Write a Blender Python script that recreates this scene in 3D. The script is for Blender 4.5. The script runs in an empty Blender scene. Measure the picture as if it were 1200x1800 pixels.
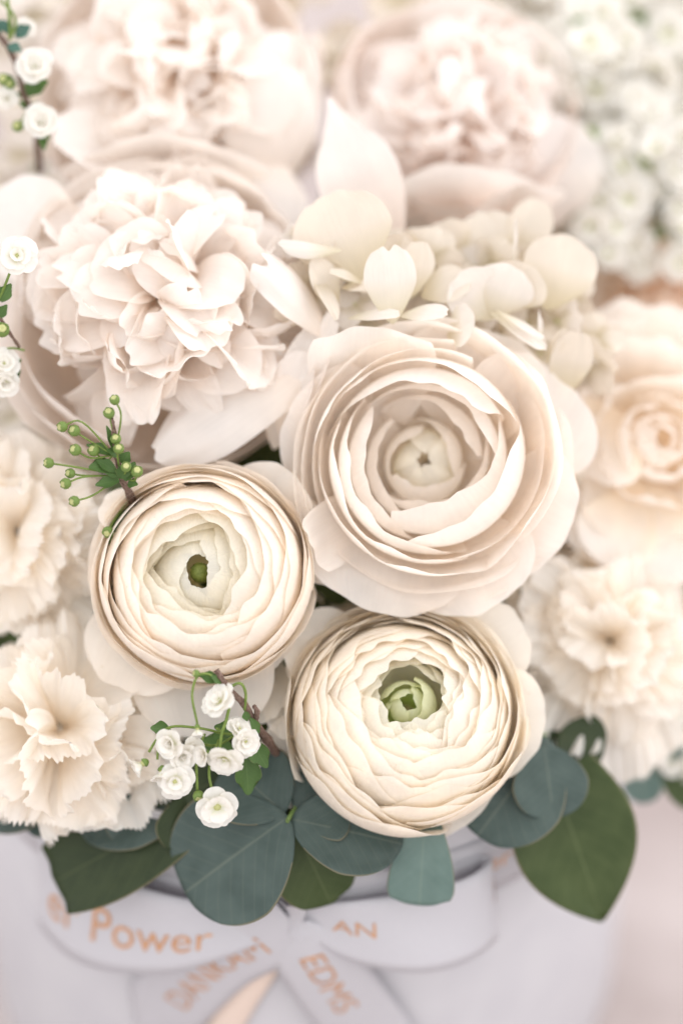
import bpy, math, random
import numpy as np
from mathutils import Vector, Matrix

# ---------------------------------------------------------------- camera, light, exposure
SC = bpy.context.scene
COL = SC.collection
S = 0.0001625            # metres per photograph pixel at the focus distance
DIST = 0.75              # camera to focus point (m)
PITCH = math.radians(38)
AX = np.array([1.0, 0, 0])
AV = np.array([0, math.sin(PITCH), math.cos(PITCH)])      # picture up
AW = np.array([0, -math.cos(PITCH), math.sin(PITCH)])     # towards the camera
UP = np.array([0, 0, 1.0])
BOX_R, BOX_H = 690 * S, 0.165
F0 = np.zeros(3)

def cam(px, py, w=0.0):
    """photograph pixel + depth (pixels towards the camera) -> world point"""
    k = (DIST - w * S) / DIST
    return F0 + AX * ((px - 600) * S * k) + AV * ((900 - py) * S * k) + AW * (w * S)

def cdir(x, y, w):
    d = AX * x + AV * y + AW * w
    return d / np.linalg.norm(d)

# box: front point of its wall seen at pixel (520,1600), 203 px under the rim; its foot stands on z=0
_front = cam(520, 1600, -250)
F0[2] = BOX_H - (203 * S + _front[2])
_front = cam(520, 1600, -250)
BOX_C = np.array([_front[0], _front[1] + BOX_R, 0.0])
RIM_Z = BOX_H

cd = bpy.data.cameras.new('camera')
camera = bpy.data.objects.new('camera', cd)
COL.objects.link(camera)
SC.camera = camera
cl = F0 + AW * DIST
camera.matrix_world = Matrix(((AX[0], AV[0], AW[0], cl[0]), (AX[1], AV[1], AW[1], cl[1]), (AX[2], AV[2], AW[2], cl[2]), (0, 0, 0, 1)))
cd.sensor_fit = 'VERTICAL'
cd.sensor_height = 36.0
cd.lens = 36.0 * DIST / (1800 * S)
cd.clip_start, cd.clip_end = 0.02, 50
cd.dof.use_dof = True
cd.dof.focus_distance = DIST + 15 * S
cd.dof.aperture_fstop = cd.lens / 40.0

world = bpy.data.worlds.new('World')
SC.world = world
world.use_nodes = True
bg = world.node_tree.nodes['Background']
bg.inputs[0].default_value = (1.0, 0.985, 0.985, 1)
bg.inputs[1].default_value = 1.45

def area(name, pos, target, size, power, color):
    ld = bpy.data.lights.new(name, 'AREA')
    ld.shape = 'RECTANGLE'
    ld.size, ld.size_y = size
    ld.energy = power
    ld.color = color
    o = bpy.data.objects.new(name, ld)
    COL.objects.link(o)
    o.location = pos
    o.rotation_euler = (Vector(target) - Vector(pos)).to_track_quat('-Z', 'Y').to_euler()
    return o

_tgt = cam(600, 800, -150)
area('window_light', _tgt + cdir(0.75, 0.75, 0.10) * 1.3, _tgt, (1.3, 1.3), 7.5, (1.0, 0.985, 1.0))

SC.view_settings.view_transform = 'Standard'
SC.view_settings.look = 'None'
SC.view_settings.gamma = 1
SC.view_settings.use_curve_mapping = False
SC.view_settings.exposure = 0.19
SC.render.engine = 'CYCLES'
cy = SC.cycles
cy.use_denoising = True
cy.max_bounces = 14
cy.diffuse_bounces = 10
cy.transmission_bounces = 10
cy.glossy_bounces = 3
cy.transparent_max_bounces = 8
cy.sample_clamp_indirect = 8
cy.caustics_reflective = False
cy.caustics_refractive = False

# ---------------------------------------------------------------- materials
def new_mat(name):
    m = bpy.data.materials.new(name)
    m.use_nodes = True
    nt = m.node_tree
    nt.nodes.clear()
    return m, nt, nt.nodes.new('ShaderNodeOutputMaterial')

def N(nt, typ, **kw):
    n = nt.nodes.new(typ)
    for k, v in kw.items():
        setattr(n, k, v)
    return n

def petal_mat(name, tip, base, base_at=0.35, trans=0.48, vein=0.35, spots=0.0, warm=(1.0, .965, .915), rough=.55):
    """thin petal: pigment, with painted crevice shade on hydrangeas, runs from base to tip (v of the petal), light passes through it"""
    m, nt, out = new_mat(name)
    L = nt.links.new
    uv = N(nt, 'ShaderNodeUVMap', uv_map='petal')
    sep = N(nt, 'ShaderNodeSeparateXYZ')
    L(uv.outputs[0], sep.inputs[0])
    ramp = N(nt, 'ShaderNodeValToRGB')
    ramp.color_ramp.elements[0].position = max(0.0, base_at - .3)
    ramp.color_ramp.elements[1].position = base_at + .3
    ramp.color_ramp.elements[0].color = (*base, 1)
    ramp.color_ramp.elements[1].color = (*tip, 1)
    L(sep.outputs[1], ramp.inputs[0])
    mp = N(nt, 'ShaderNodeMapping')
    mp.inputs['Scale'].default_value = (26, 1.6, 1)
    L(uv.outputs[0], mp.inputs[0])
    no = N(nt, 'ShaderNodeTexNoise')
    no.inputs['Scale'].default_value = 1.6
    no.inputs['Detail'].default_value = 4
    L(mp.outputs[0], no.inputs[0])
    tc = N(nt, 'ShaderNodeTexCoord')
    big = N(nt, 'ShaderNodeTexNoise')
    big.inputs['Scale'].default_value = 90
    big.inputs['Detail'].default_value = 3
    L(tc.outputs['Object'], big.inputs[0])
    mr = N(nt, 'ShaderNodeMapRange')
    mr.inputs[1].default_value, mr.inputs[2].default_value = .3, .7
    mr.inputs[3].default_value, mr.inputs[4].default_value = 0.94, 1.03
    L(big.outputs[0], mr.inputs[0])
    mv = N(nt, 'ShaderNodeMapRange')
    mv.inputs[1].default_value, mv.inputs[2].default_value = .3, .7
    mv.inputs[3].default_value, mv.inputs[4].default_value = 0.97, 1.02
    L(no.outputs[0], mv.inputs[0])
    mul = N(nt, 'ShaderNodeMath', operation='MULTIPLY')
    L(mr.outputs[0], mul.inputs[0]); L(mv.outputs[0], mul.inputs[1])
    col = N(nt, 'ShaderNodeMixRGB', blend_type='MULTIPLY')
    col.inputs[0].default_value = 1
    L(ramp.outputs[0], col.inputs[1]); L(mul.outputs[0], col.inputs[2])
    last = col.outputs[0]
    if spots:
        sp = N(nt, 'ShaderNodeTexNoise'); sp.inputs['Scale'].default_value = 700
        L(tc.outputs['Object'], sp.inputs[0])
        sr = N(nt, 'ShaderNodeMapRange')
        sr.inputs[1].default_value, sr.inputs[2].default_value = .73, .78
        sr.inputs[3].default_value, sr.inputs[4].default_value = 0, spots
        L(sp.outputs[0], sr.inputs[0])
        mx = N(nt, 'ShaderNodeMixRGB')
        mx.inputs[2].default_value = (.55, .42, .16, 1)
        L(sr.outputs[0], mx.inputs[0]); L(last, mx.inputs[1])
        last = mx.outputs[0]
    bump = N(nt, 'ShaderNodeBump')
    bump.inputs['Strength'].default_value = vein
    bump.inputs['Distance'].default_value = 0.0004
    L(no.outputs[0], bump.inputs['Height'])
    pb = N(nt, 'ShaderNodeBsdfPrincipled')
    pb.inputs['Roughness'].default_value = rough
    pb.inputs['Specular IOR Level'].default_value = 0.25
    pb.inputs['Sheen Weight'].default_value = 0.08
    L(last, pb.inputs['Base Color']); L(bump.outputs[0], pb.inputs['Normal'])
    tr = N(nt, 'ShaderNodeBsdfTranslucent')
    tcx = N(nt, 'ShaderNodeMixRGB', blend_type='MULTIPLY')
    tcx.inputs[0].default_value = 1
    tcx.inputs[2].default_value = (*warm, 1)
    L(last, tcx.inputs[1]); L(tcx.outputs[0], tr.inputs[0]); L(bump.outputs[0], tr.inputs['Normal'])
    mix = N(nt, 'ShaderNodeMixShader')
    mix.inputs[0].default_value = trans
    L(pb.outputs[0], mix.inputs[1]); L(tr.outputs[0], mix.inputs[2]); L(mix.outputs[0], out.inputs[0])
    return m

def plain_mat(name, c1, c2, scale=200, rough=.5, spec=.4, bump=.2, dist=.0003, trans=0.0, metal=0.0, coord='Object'):
    m, nt, out = new_mat(name)
    L = nt.links.new
    tc = N(nt, 'ShaderNodeTexCoord')
    no = N(nt, 'ShaderNodeTexNoise')
    no.inputs['Scale'].default_value = scale
    no.inputs['Detail'].default_value = 5
    L(tc.outputs[coord], no.inputs[0])
    r = N(nt, 'ShaderNodeValToRGB')
    r.color_ramp.elements[0].position, r.color_ramp.elements[1].position = .35, .65
    r.color_ramp.elements[0].color, r.color_ramp.elements[1].color = (*c1, 1), (*c2, 1)
    L(no.outputs[0], r.inputs[0])
    b = N(nt, 'ShaderNodeBump')
    b.inputs['Strength'].default_value, b.inputs['Distance'].default_value = bump, dist
    L(no.outputs[0], b.inputs['Height'])
    pb = N(nt, 'ShaderNodeBsdfPrincipled')
    pb.inputs['Roughness'].default_value = rough
    pb.inputs['Specular IOR Level'].default_value = spec
    pb.inputs['Metallic'].default_value = metal
    L(r.outputs[0], pb.inputs['Base Color']); L(b.outputs[0], pb.inputs['Normal'])
    if trans:
        t = N(nt, 'ShaderNodeBsdfTranslucent'); L(r.outputs[0], t.inputs[0])
        mx = N(nt, 'ShaderNodeMixShader'); mx.inputs[0].default_value = trans
        L(pb.outputs[0], mx.inputs[1]); L(t.outputs[0], mx.inputs[2]); L(mx.outputs[0], out.inputs[0])
    else:
        L(pb.outputs[0], out.inputs[0])
    return m

def leaf_mat(name, c1, c2, vein, rough=.5):
    """leaf blade: mottled bloom, pale midrib and side veins laid out along the blade"""
    m, nt, out = new_mat(name)
    L = nt.links.new
    uv = N(nt, 'ShaderNodeUVMap', uv_map='petal')
    sep = N(nt, 'ShaderNodeSeparateXYZ'); L(uv.outputs[0], sep.inputs[0])
    a = N(nt, 'ShaderNodeMath', operation='SUBTRACT'); a.inputs[1].default_value = .5
    L(sep.outputs[0], a.inputs[0])
    ab = N(nt, 'ShaderNodeMath', operation='ABSOLUTE'); L(a.outputs[0], ab.inputs[0])
    mid = N(nt, 'ShaderNodeMapRange')
    mid.inputs[1].default_value, mid.inputs[2].default_value = .003, .016
    mid.inputs[3].default_value, mid.inputs[4].default_value = .55, 0
    L(ab.outputs[0], mid.inputs[0])
    # side veins: v - 0.7*|u| waves
    s1 = N(nt, 'ShaderNodeMath', operation='MULTIPLY'); s1.inputs[1].default_value = -.75
    L(ab.outputs[0], s1.inputs[0])
    s2 = N(nt, 'ShaderNodeMath', operation='ADD'); L(s1.outputs[0], s2.inputs[0]); L(sep.outputs[1], s2.inputs[1])
    s3 = N(nt, 'ShaderNodeMath', operation='MULTIPLY'); s3.inputs[1].default_value = 52
    L(s2.outputs[0], s3.inputs[0])
    s4 = N(nt, 'ShaderNodeMath', operation='SINE'); L(s3.outputs[0], s4.inputs[0])
    sv = N(nt, 'ShaderNodeMapRange')
    sv.inputs[1].default_value, sv.inputs[2].default_value = .93, 1.0
    sv.inputs[3].default_value, sv.inputs[4].default_value = 0, .22
    L(s4.outputs[0], sv.inputs[0])
    vm = N(nt, 'ShaderNodeMath', operation='MAXIMUM'); L(mid.outputs[0], vm.inputs[0]); L(sv.outputs[0], vm.inputs[1])
    tc = N(nt, 'ShaderNodeTexCoord')
    no = N(nt, 'ShaderNodeTexNoise'); no.inputs['Scale'].default_value = 120; no.inputs['Detail'].default_value = 5
    L(tc.outputs['Object'], no.inputs[0])
    r = N(nt, 'ShaderNodeValToRGB')
    r.color_ramp.elements[0].position, r.color_ramp.elements[1].position = .3, .7
    r.color_ramp.elements[0].color, r.color_ramp.elements[1].color = (*c1, 1), (*c2, 1)
    L(no.outputs[0], r.inputs[0])
    mx = N(nt, 'ShaderNodeMixRGB'); mx.inputs[2].default_value = (*vein, 1)
    L(vm.outputs[0], mx.inputs[0]); L(r.outputs[0], mx.inputs[1])
    er = N(nt, 'ShaderNodeMapRange')
    er.inputs[1].default_value, er.inputs[2].default_value = .484, .494
    er.inputs[3].default_value, er.inputs[4].default_value = 0, .55
    L(ab.outputs[0], er.inputs[0])
    m0 = mx
    mx = N(nt, 'ShaderNodeMixRGB'); mx.inputs[2].default_value = (.30, .25, .14, 1)
    L(er.outputs[0], mx.inputs[0]); L(m0.outputs[0], mx.inputs[1])
    b = N(nt, 'ShaderNodeBump'); b.inputs['Strength'].default_value = .25; b.inputs['Distance'].default_value = .0004
    L(vm.outputs[0], b.inputs['Height'])
    pb = N(nt, 'ShaderNodeBsdfPrincipled'); pb.inputs['Roughness'].default_value = rough
    pb.inputs['Specular IOR Level'].default_value = .35
    L(mx.outputs[0], pb.inputs['Base Color']); L(b.outputs[0], pb.inputs['Normal'])
    t = N(nt, 'ShaderNodeBsdfTranslucent'); L(mx.outputs[0], t.inputs[0])
    ms = N(nt, 'ShaderNodeMixShader'); ms.inputs[0].default_value = .18
    L(pb.outputs[0], ms.inputs[1]); L(t.outputs[0], ms.inputs[2]); L(ms.outputs[0], out.inputs[0])
    return m

M = {
    'ran_big': petal_mat('ranunculus_blush_petal', (.987, .96, .937), (.983, .93, .87), .25, trans=.54),
    'ran_cream': petal_mat('ranunculus_ivory_petal', (.985, .945, .895), (.975, .90, .80), .3, spots=.3),
    'ran_green': petal_mat('ranunculus_green_heart_petal', (.985, .95, .89), (.975, .92, .79), .3, spots=.4),
    'ran_heart': petal_mat('ranunculus_heart_petal', (.88, .91, .66), (.58, .70, .28), .35),
    'ran_inner': petal_mat('ranunculus_inner_petal', (.985, .965, .89), (.97, .945, .75), .3),
    'peony': petal_mat('peony_blush_petal', (.972, .937, .912), (.97, .875, .79), .3),
    'peony_pink': petal_mat('peony_pink_petal', (.965, .927, .91), (.965, .86, .79), .3),
    'peony_guard': petal_mat('peony_guard_petal', (.955, .92, .895), (.955, .885, .815), .3, trans=.4),
    'hydrangea': petal_mat('hydrangea_sepal', (.82, .755, .665), (.66, .58, .40), .2, trans=.35, vein=.5),  # tan base: floret pigment plus crevice shade painted into the colour
    'hydrangea_white': petal_mat('hydrangea_white_sepal', (.86, .815, .765), (.72, .66, .50), .2, trans=.35, vein=.5),  # darker base also carries painted crevice shade besides its pigment
    'rose': petal_mat('rose_cream_petal', (.98, .945, .912), (.975, .885, .75), .4),
    'rose_peach': petal_mat('rose_peach_petal', (.95, .86, .78), (.94, .78, .62), .3),
    'carnation': petal_mat('carnation_petal', (.98, .95, .905), (.97, .90, .79), .3, vein=.5),
    'white': petal_mat('sprig_white_petal', (.90, .885, .85), (.82, .83, .65), .1, trans=.35, vein=.15),
    'bud_green': plain_mat('bud_green', (.12, .20, .04), (.22, .31, .08), 900, trans=.15),
    'pistil': plain_mat('pistil_green', (.10, .13, .02), (.17, .20, .04), 900, trans=.1),
    'bud_yellow': plain_mat('bud_yellow', (.52, .54, .20), (.66, .66, .34), 900, trans=.2),
    'sprig_leaf': leaf_mat('sprig_leaf', (.055, .115, .025), (.09, .17, .045), (.16, .25, .08)),
    'sprig_blue_leaf': leaf_mat('sprig_blue_leaf', (.05, .13, .10), (.09, .19, .15), (.16, .25, .2)),
    'stalk': plain_mat('green_stalk', (.13, .20, .035), (.20, .28, .06), 700, trans=.1),
    'bark': plain_mat('brown_bark', (.10, .06, .045), (.22, .15, .12), 1500, rough=.8, spec=.2, bump=.8),
    'stem': plain_mat('flower_stem', (.12, .19, .05), (.18, .26, .08), 400),
    'foam': plain_mat('floral_foam', (.05, .07, .03), (.10, .13, .05), 900, rough=.95, spec=.1, bump=.8),
    'euc_grey': leaf_mat('eucalyptus_grey_leaf', (.050, .078, .070), (.080, .115, .104), (.16, .19, .15), .5),
    'euc_blue': leaf_mat('eucalyptus_blue_leaf', (.12, .19, .17), (.17, .25, .225), (.24, .31, .25), .5),
    'euc_green': leaf_mat('eucalyptus_green_leaf', (.038, .062, .014), (.065, .092, .028), (.12, .15, .06), .5),
    'euc_dark': leaf_mat('eucalyptus_dark_leaf', (.022, .038, .012), (.038, .056, .020), (.08, .10, .04), .5),
    'card': plain_mat('white_card', (.53, .525, .56), (.56, .555, .585), 60, rough=.45, spec=.4, bump=.05),
    'ribbon': plain_mat('white_satin_ribbon', (.60, .59, .63), (.63, .62, .655), 1800, rough=.38, spec=.5, bump=.08, trans=.2),
    'ribbon_peach': plain_mat('peach_ribbon', (.84, .70, .61), (.88, .75, .66), 1800, rough=.4, spec=.5, bump=.08, trans=.2),
    'foil': plain_mat('copper_foil', (.62, .34, .19), (.74, .45, .27), 800, rough=.32, metal=.75, bump=.05),
    'table': plain_mat('pale_table', (.40, .34, .325), (.56, .50, .485), 9, rough=.7, spec=.2, bump=.1),
    'wall': plain_mat('pale_wall', (.70, .64, .66), (.76, .70, .72), 2, rough=.9, spec=.1, bump=.05),
}

# ---------------------------------------------------------------- mesh helpers
def link(name, mesh, mat, parent=None, mw=None):
    o = bpy.data.objects.new(name, mesh)
    if mat is not None and mesh is not None and not mesh.materials:
        mesh.materials.append(M[mat])
    COL.objects.link(o)
    if parent is not None:
        o.parent = parent
    if mw is not None:
        o.matrix_local = mw
    return o

def grid(P, name='petal', closed=False):
    """(nv,nu,3) points -> smooth mesh with uv 'petal'"""
    nv, nu = P.shape[:2]
    idx = np.arange(nv * nu).reshape(nv, nu)
    if closed:
        nxt = np.roll(idx, -1, axis=1)
        a, b, c, d = idx[:-1], nxt[:-1], nxt[1:], idx[1:]
    else:
        a, b, c, d = idx[:-1, :-1], idx[:-1, 1:], idx[1:, 1:], idx[1:, :-1]
    f = np.stack([a, b, c, d], -1).reshape(-1, 4)
    me = bpy.data.meshes.new(name)
    me.vertices.add(nv * nu)
    me.vertices.foreach_set('co', np.ascontiguousarray(P, dtype=np.float32).ravel())
    me.loops.add(f.size)
    me.loops.foreach_set('vertex_index', f.ravel().astype(np.int32))
    me.polygons.add(len(f))
    me.polygons.foreach_set('loop_start', np.arange(0, f.size, 4, dtype=np.int32))
    me.polygons.foreach_set('use_smooth', np.ones(len(f), dtype=bool))
    uu, vv = np.meshgrid(np.linspace(0, 1, nu), np.linspace(0, 1, nv))
    uvs = np.stack([uu.ravel(), vv.ravel()], -1)[f.ravel()]
    ul = me.uv_layers.new(name='petal')
    ul.data.foreach_set('uv', uvs.astype(np.float32).ravel())
    me.update(calc_edges=True)
    return me

def wob(x, r, n=3, f0=1.0):
    y = np.zeros_like(x, dtype=float)
    for k in range(1, n + 1):
        y = y + np.sin(x * f0 * (k + r.uniform(-.3, .3)) + r.uniform(0, 6.28)) / k ** .8
    return y / 1.6

def rot_axis(P, ax, ang):
    m = np.array(Matrix.Rotation(ang, 3, Vector(ax)))
    return P @ m.T

def cup(r, a, th0, th1, phi, half, spiral=.04, drop=10, wave=.02, rag=2.0, flare=0.0, edge=0.0, zoff=0.0, tilt=3, nu=27, nv=15, zs=1.0, freq=3.0, dropp=2.6, skew=0.0):
    """petal lying on a cup of radius a (angles in degrees, 0 = bottom of the cup, 90 = its equator)"""
    u = np.linspace(-1, 1, nu)[None, :]
    v = np.linspace(0, 1, nv)[:, None]
    t1 = th1 + skew * u - drop * np.abs(u) ** dropp + rag * wob(u * half / 20, r, 4, 1.3)
    th = np.radians(th0 + (t1 - th0) * v ** .9)
    ph = np.radians(phi + half * u + 0 * v)
    rr = a * (1 + spiral * u + 0 * v)
    rr = rr + a * wave * (v ** 2.5) * wob(u * freq, r, 4) + a * .012 * wob(v * 3 + u * 1.3, r, 2)
    rr = rr + a * flare * v ** 5 + a * edge * np.abs(u) ** 5 * v
    P = np.stack([rr * np.sin(th) * np.cos(ph), rr * np.sin(th) * np.sin(ph), -rr * np.cos(th) * zs + zoff], -1)
    if tilt:
        q = r.uniform(0, 6.28)
        P = rot_axis(P, (math.cos(q), math.sin(q), 0), math.radians(r.gauss(0, tilt)))
    return P

def fan(r, base, axis, normal, L, W, bend=20, cupd=.15, b=.35, c=.6, d=.35, tr=.3, notch=0.0, ruf=.03, serr=0.0, lobes=0.0, nu=15, nv=12, bp=1.3, twist=0.0, ncyc=3.0, side=0.0, disc=False):
    """petal or leaf growing from base along axis, facing normal; W half width, bend in degrees towards -normal"""
    base = np.asarray(base, float)
    axis = np.asarray(axis, float) / np.linalg.norm(axis)
    normal = np.asarray(normal, float)
    normal = normal - axis * normal.dot(axis)
    normal /= np.linalg.norm(normal)
    e = np.cross(axis, normal)
    u = np.linspace(-1, 1, nu)[None, :]
    v = np.linspace(0, 1, nv)[:, None]
    f = np.where(v < c, b + (1 - b) * np.sin(np.pi / 2 * np.clip(v / c, 0, 1)), 1 - d * (np.clip(v - c, 0, 1) / (1 - c)) ** 2)
    lu = 1 - tr * u ** 2 * 1.0 - notch * np.exp(-(u / .22) ** 2) + lobes * wob(u * 3.2, r, 3)
    if serr:
        ph = r.uniform(0, 6.28)
        saw = np.abs(((u * nu * .25 + ph) % 1.0) * 2 - 1) - .5
        lu = lu + serr * saw + serr * .8 * wob(u * 4, r, 3)
    s = v * (1 + (lu - 1) * v ** 2)
    if disc:    # rounded blade: square grid bent to a disc, widest at c
        vp = 2 * v - 1
        y = .5 + .5 * vp * np.sqrt(1 - u ** 2 / 2)
        y = np.clip(y, 0, 1) ** (math.log(c) / math.log(.5))
        s = y * (1 + (lu - 1 + tr * u ** 2) * v ** 2)
        f = np.sqrt(1 - vp ** 2 / 2) * (b + (1 - b) * np.clip(y / .5, 0, 1) ** .8)
    vs = np.linspace(0, 1.3, 60)
    ps = np.radians(bend) * np.sign(1) * vs ** bp
    cx = np.concatenate([[0], np.cumsum(np.cos(ps))[:-1]]) * (vs[1] - vs[0])
    cn = -np.concatenate([[0], np.cumsum(np.sin(ps))[:-1]]) * (vs[1] - vs[0])
    al = np.interp(s, vs, cx) * L
    nn = np.interp(s, vs, cn) * L
    psi = np.radians(bend) * s ** bp
    off = W * f * (cupd * u ** 2) + L * ruf * v ** 1.6 * wob(u * ncyc + v * .8, r, 4)
    x = W * f * u * (1 - .12 * abs(cupd) * u ** 2) + side * L * v ** 2
    al2 = al + off * np.sin(psi)
    nn2 = nn + off * np.cos(psi)
    if twist:
        tw = np.radians(twist) * v
        x, nn2 = x * np.cos(tw) - (nn2 - nn) * np.sin(tw), nn + (nn2 - nn) * np.cos(tw) + x * np.sin(tw)
    return base + al2[..., None] * axis + nn2[..., None] * normal + x[..., None] * e

def tube(pts, rad, sides=7, r=None, jit=0.0):
    """smooth tapered tube through points; rad scalar or (start,end)"""
    p = np.asarray(pts, float)
    n = len(p)
    if n > 2:   # catmull-rom
        q = np.vstack([2 * p[0] - p[1], p, 2 * p[-1] - p[-2]])
        out = []
        for i in range(n - 1):
            for t in np.linspace(0, 1, 5, endpoint=False):
                p0, p1, p2, p3 = q[i:i + 4]
                out.append(.5 * ((2 * p1) + (-p0 + p2) * t + (2 * p0 - 5 * p1 + 4 * p2 - p3) * t * t + (-p0 + 3 * p1 - 3 * p2 + p3) * t ** 3))
        out.append(p[-1])
        p = np.array(out)
    r0, r1 = rad if isinstance(rad, tuple) else (rad, rad)
    t = np.gradient(p, axis=0)
    t /= np.linalg.norm(t, axis=1)[:, None] + 1e-12
    ref = np.array([.31, .87, .38])
    x = np.cross(t, ref); x /= np.linalg.norm(x, axis=1)[:, None]
    y = np.cross(t, x)
    rr = np.linspace(r0, r1, len(p))
    if r is not None and jit:
        rr = rr * (1 + jit * np.array([r.uniform(-1, 1) for _ in range(len(p))]))
    a = np.linspace(0, 2 * np.pi, sides, endpoint=False)
    P = p[:, None] + rr[:, None, None] * (np.cos(a)[None, :, None] * x[:, None] + np.sin(a)[None, :, None] * y[:, None])
    P = np.concatenate([p[None, :1].repeat(sides, 1), P, p[None, -1:].repeat(sides, 1)], 0)
    return grid(P, 'tube', closed=True)

def lathe(prof, sides=48, name='lathe'):
    a = np.linspace(0, 2 * np.pi, sides, endpoint=False)
    pr = np.asarray(prof, float)
    P = np.stack([pr[:, 0:1] * np.cos(a), pr[:, 0:1] * np.sin(a), pr[:, 1:2].repeat(sides, 1)], -1)
    return grid(P, name, closed=True)

def thing(name, label, cat, loc, zdir=None, roll=0.0, group=None):
    o = bpy.data.objects.new(name, None)
    o.empty_display_size = .01
    COL.objects.link(o)
    if zdir is None:
        mw = Matrix.Translation(Vector(loc))
    else:
        z = Vector(zdir).normalized()
        x = Vector(AX) - z * z.dot(Vector(AX)); x.normalize()
        y = z.cross(x)
        mw = Matrix.Translation(Vector(loc)) @ Matrix((x, y, z)).transposed().to_4x4() @ Matrix.Rotation(roll, 4, 'Z')
    o.matrix_world = mw
    o['label'], o['category'] = label, cat
    if group:
        o['group'] = group
    o['_inv'] = [list(rw) for rw in mw.inverted()]
    return o

INV = {}
def inv(o):
    if o.name not in INV:
        INV[o.name] = np.array(o['_inv'])
        INV[o.name] = np.array(INV[o.name], float)
    return INV[o.name]

def to_local(o, P):
    m = inv(o)
    return P @ m[:3, :3].T + m[:3, 3]

FOAM_C = np.array([BOX_C[0], BOX_C[1], RIM_Z - .02])

def stem_for(o, loc, zdir, R, mat='stem'):
    a = np.asarray(loc) - np.asarray(zdir) * R * .55
    b = FOAM_C + (np.asarray(loc) - FOAM_C) * .25
    mid = (a * .6 + b * .4) - np.asarray(zdir) * R * .25
    link('stem', tube(to_local(o, np.array([a, mid, b])), .0028, 8), mat, o)

def wpetal(o, name, r, mat, base, tip, hw, face, **kw):
    """a petal of thing o given by base and tip (px,py,depth), half width in px and the way it faces (camera axes)"""
    B, T = cam(*base), cam(*tip)
    ax = T - B
    P = fan(r, B, ax, cdir(*face), np.linalg.norm(ax), hw * S, **kw)
    return link(name, grid(to_local(o, P)), mat, o)

# ---------------------------------------------------------------- setting
def struct(name, me, mat):
    o = link(name, me, mat)
    o['kind'] = 'structure'
    return o

def sheet(cx, cy, hx, hy, z, n=12):
    x, y = np.meshgrid(np.linspace(-hx, hx, n) + cx, np.linspace(-hy, hy, n) + cy)
    return grid(np.stack([x, y, x * 0 + z], -1))
struct('table_top', sheet(0, .5, 2.5, 2.5, 0), 'table')
_xx, _zz = np.meshgrid(np.linspace(-3, 3, 8), np.linspace(-.3, 3, 8))
struct('wall_back', grid(np.stack([_xx, _xx * 0 + 2.6, _zz], -1)), 'wall')

# ---------------------------------------------------------------- box
box = thing('flower_box', 'round white card flower box standing on the pale table', 'box', BOX_C)
k = BOX_R
link('wall', lathe([(k * .99, .0), (k, .004), (k * 1.004, BOX_H * .5), (k, BOX_H - .0015), (k * .996, BOX_H), (k * .985, BOX_H), (k * .983, BOX_H - .003), (k * .983, .004)], 96), 'card', box)
link('base', lathe([(.0001, .0), (k * .985, .0), (k * .985, .0035), (.0001, .0035)], 64), 'card', box)
foam = link('floral_foam', lathe([(.0001, .0036), (k * .96, .0036), (k * .97, BOX_H - .03), (k * .8, BOX_H + .0), (330 * S, BOX_H + .025), (270 * S, BOX_H + .045), (150 * S, BOX_H + .06), (.0001, BOX_H + .066)], 48), 'foam')
foam.location = BOX_C
foam['label'], foam['category'] = 'dark green floral foam filling the white box under the flowers', 'floral foam'

# ---------------------------------------------------------------- flowers
def ranunculus(name, label, pos, face, R, layers, seed, mat, heart, loose, opened=None, shift=(0, 0), zs=.88, skew=-7):
    r = random.Random(seed)
    loc, z = cam(*pos), cdir(*face)
    o = thing(name, label, 'flower', loc, z, 0, 'ranunculus blooms')
    Rm = R * S
    ph = r.uniform(0, 360)
    for (a, th1, n, half, sp, drop, wave, rag, flare, zo, mt) in layers:
        for i in range(n):
            ph += 360.0 / n + r.uniform(-14, 14)
            op = 0 if not opened or a < .66 else opened[1] * max(0, math.cos(math.radians(ph - opened[0]))) * min(1, (a - .6) * 4)
            P = cup(r, a * Rm * r.uniform(.993, 1.007) * (1 + op * .004), 12 if a < .62 else max(12, th1 - 68 - op), th1 + r.uniform(-6, 5) - op, ph, half * r.uniform(.85, 1.1), spiral=sp * r.uniform(.7, 1.3), drop=drop * r.uniform(1.2, 2.3), dropp=3.4,
                    wave=wave, rag=rag, flare=flare, zoff=zo * Rm, tilt=loose * (.4 if a > .66 else 1), freq=2.6, zs=zs, edge=r.uniform(-.02, .05 if loose > 5 else .004), skew=skew * r.uniform(.5, 1.4))
            P = P + np.array([shift[0], shift[1], 0]) * Rm * max(0, .9 - a)
            link('petal', grid(P), mt or mat, o)
        ph += 137.5
    heart(o, r, Rm)
    stem_for(o, loc, z, Rm)
    return o

def heart_bud(o, r, Rm, mat='ran_inner', rad=.3, n=5, z=-.12, green=True):
    for i in range(n):
        P = cup(r, rad * Rm * (1 - .02 * i), 20, 166 - 1.5 * i, i * 144 + r.uniform(-15, 15), 75, spiral=.06, drop=16, wave=.01, rag=2, zoff=z * Rm, tilt=5)
        link('petal', grid(P), mat, o)
    if green:
        P = lathe([(.0001, .10), (.05, .085), (.085, .02), (.09, -.10), (.03, -.2)], 14)
        P.transform(Matrix.Scale(Rm, 4) @ Matrix.Translation((0, 0, rad * .56 + z)))
        link('pistil', P, 'pistil', o)

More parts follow.
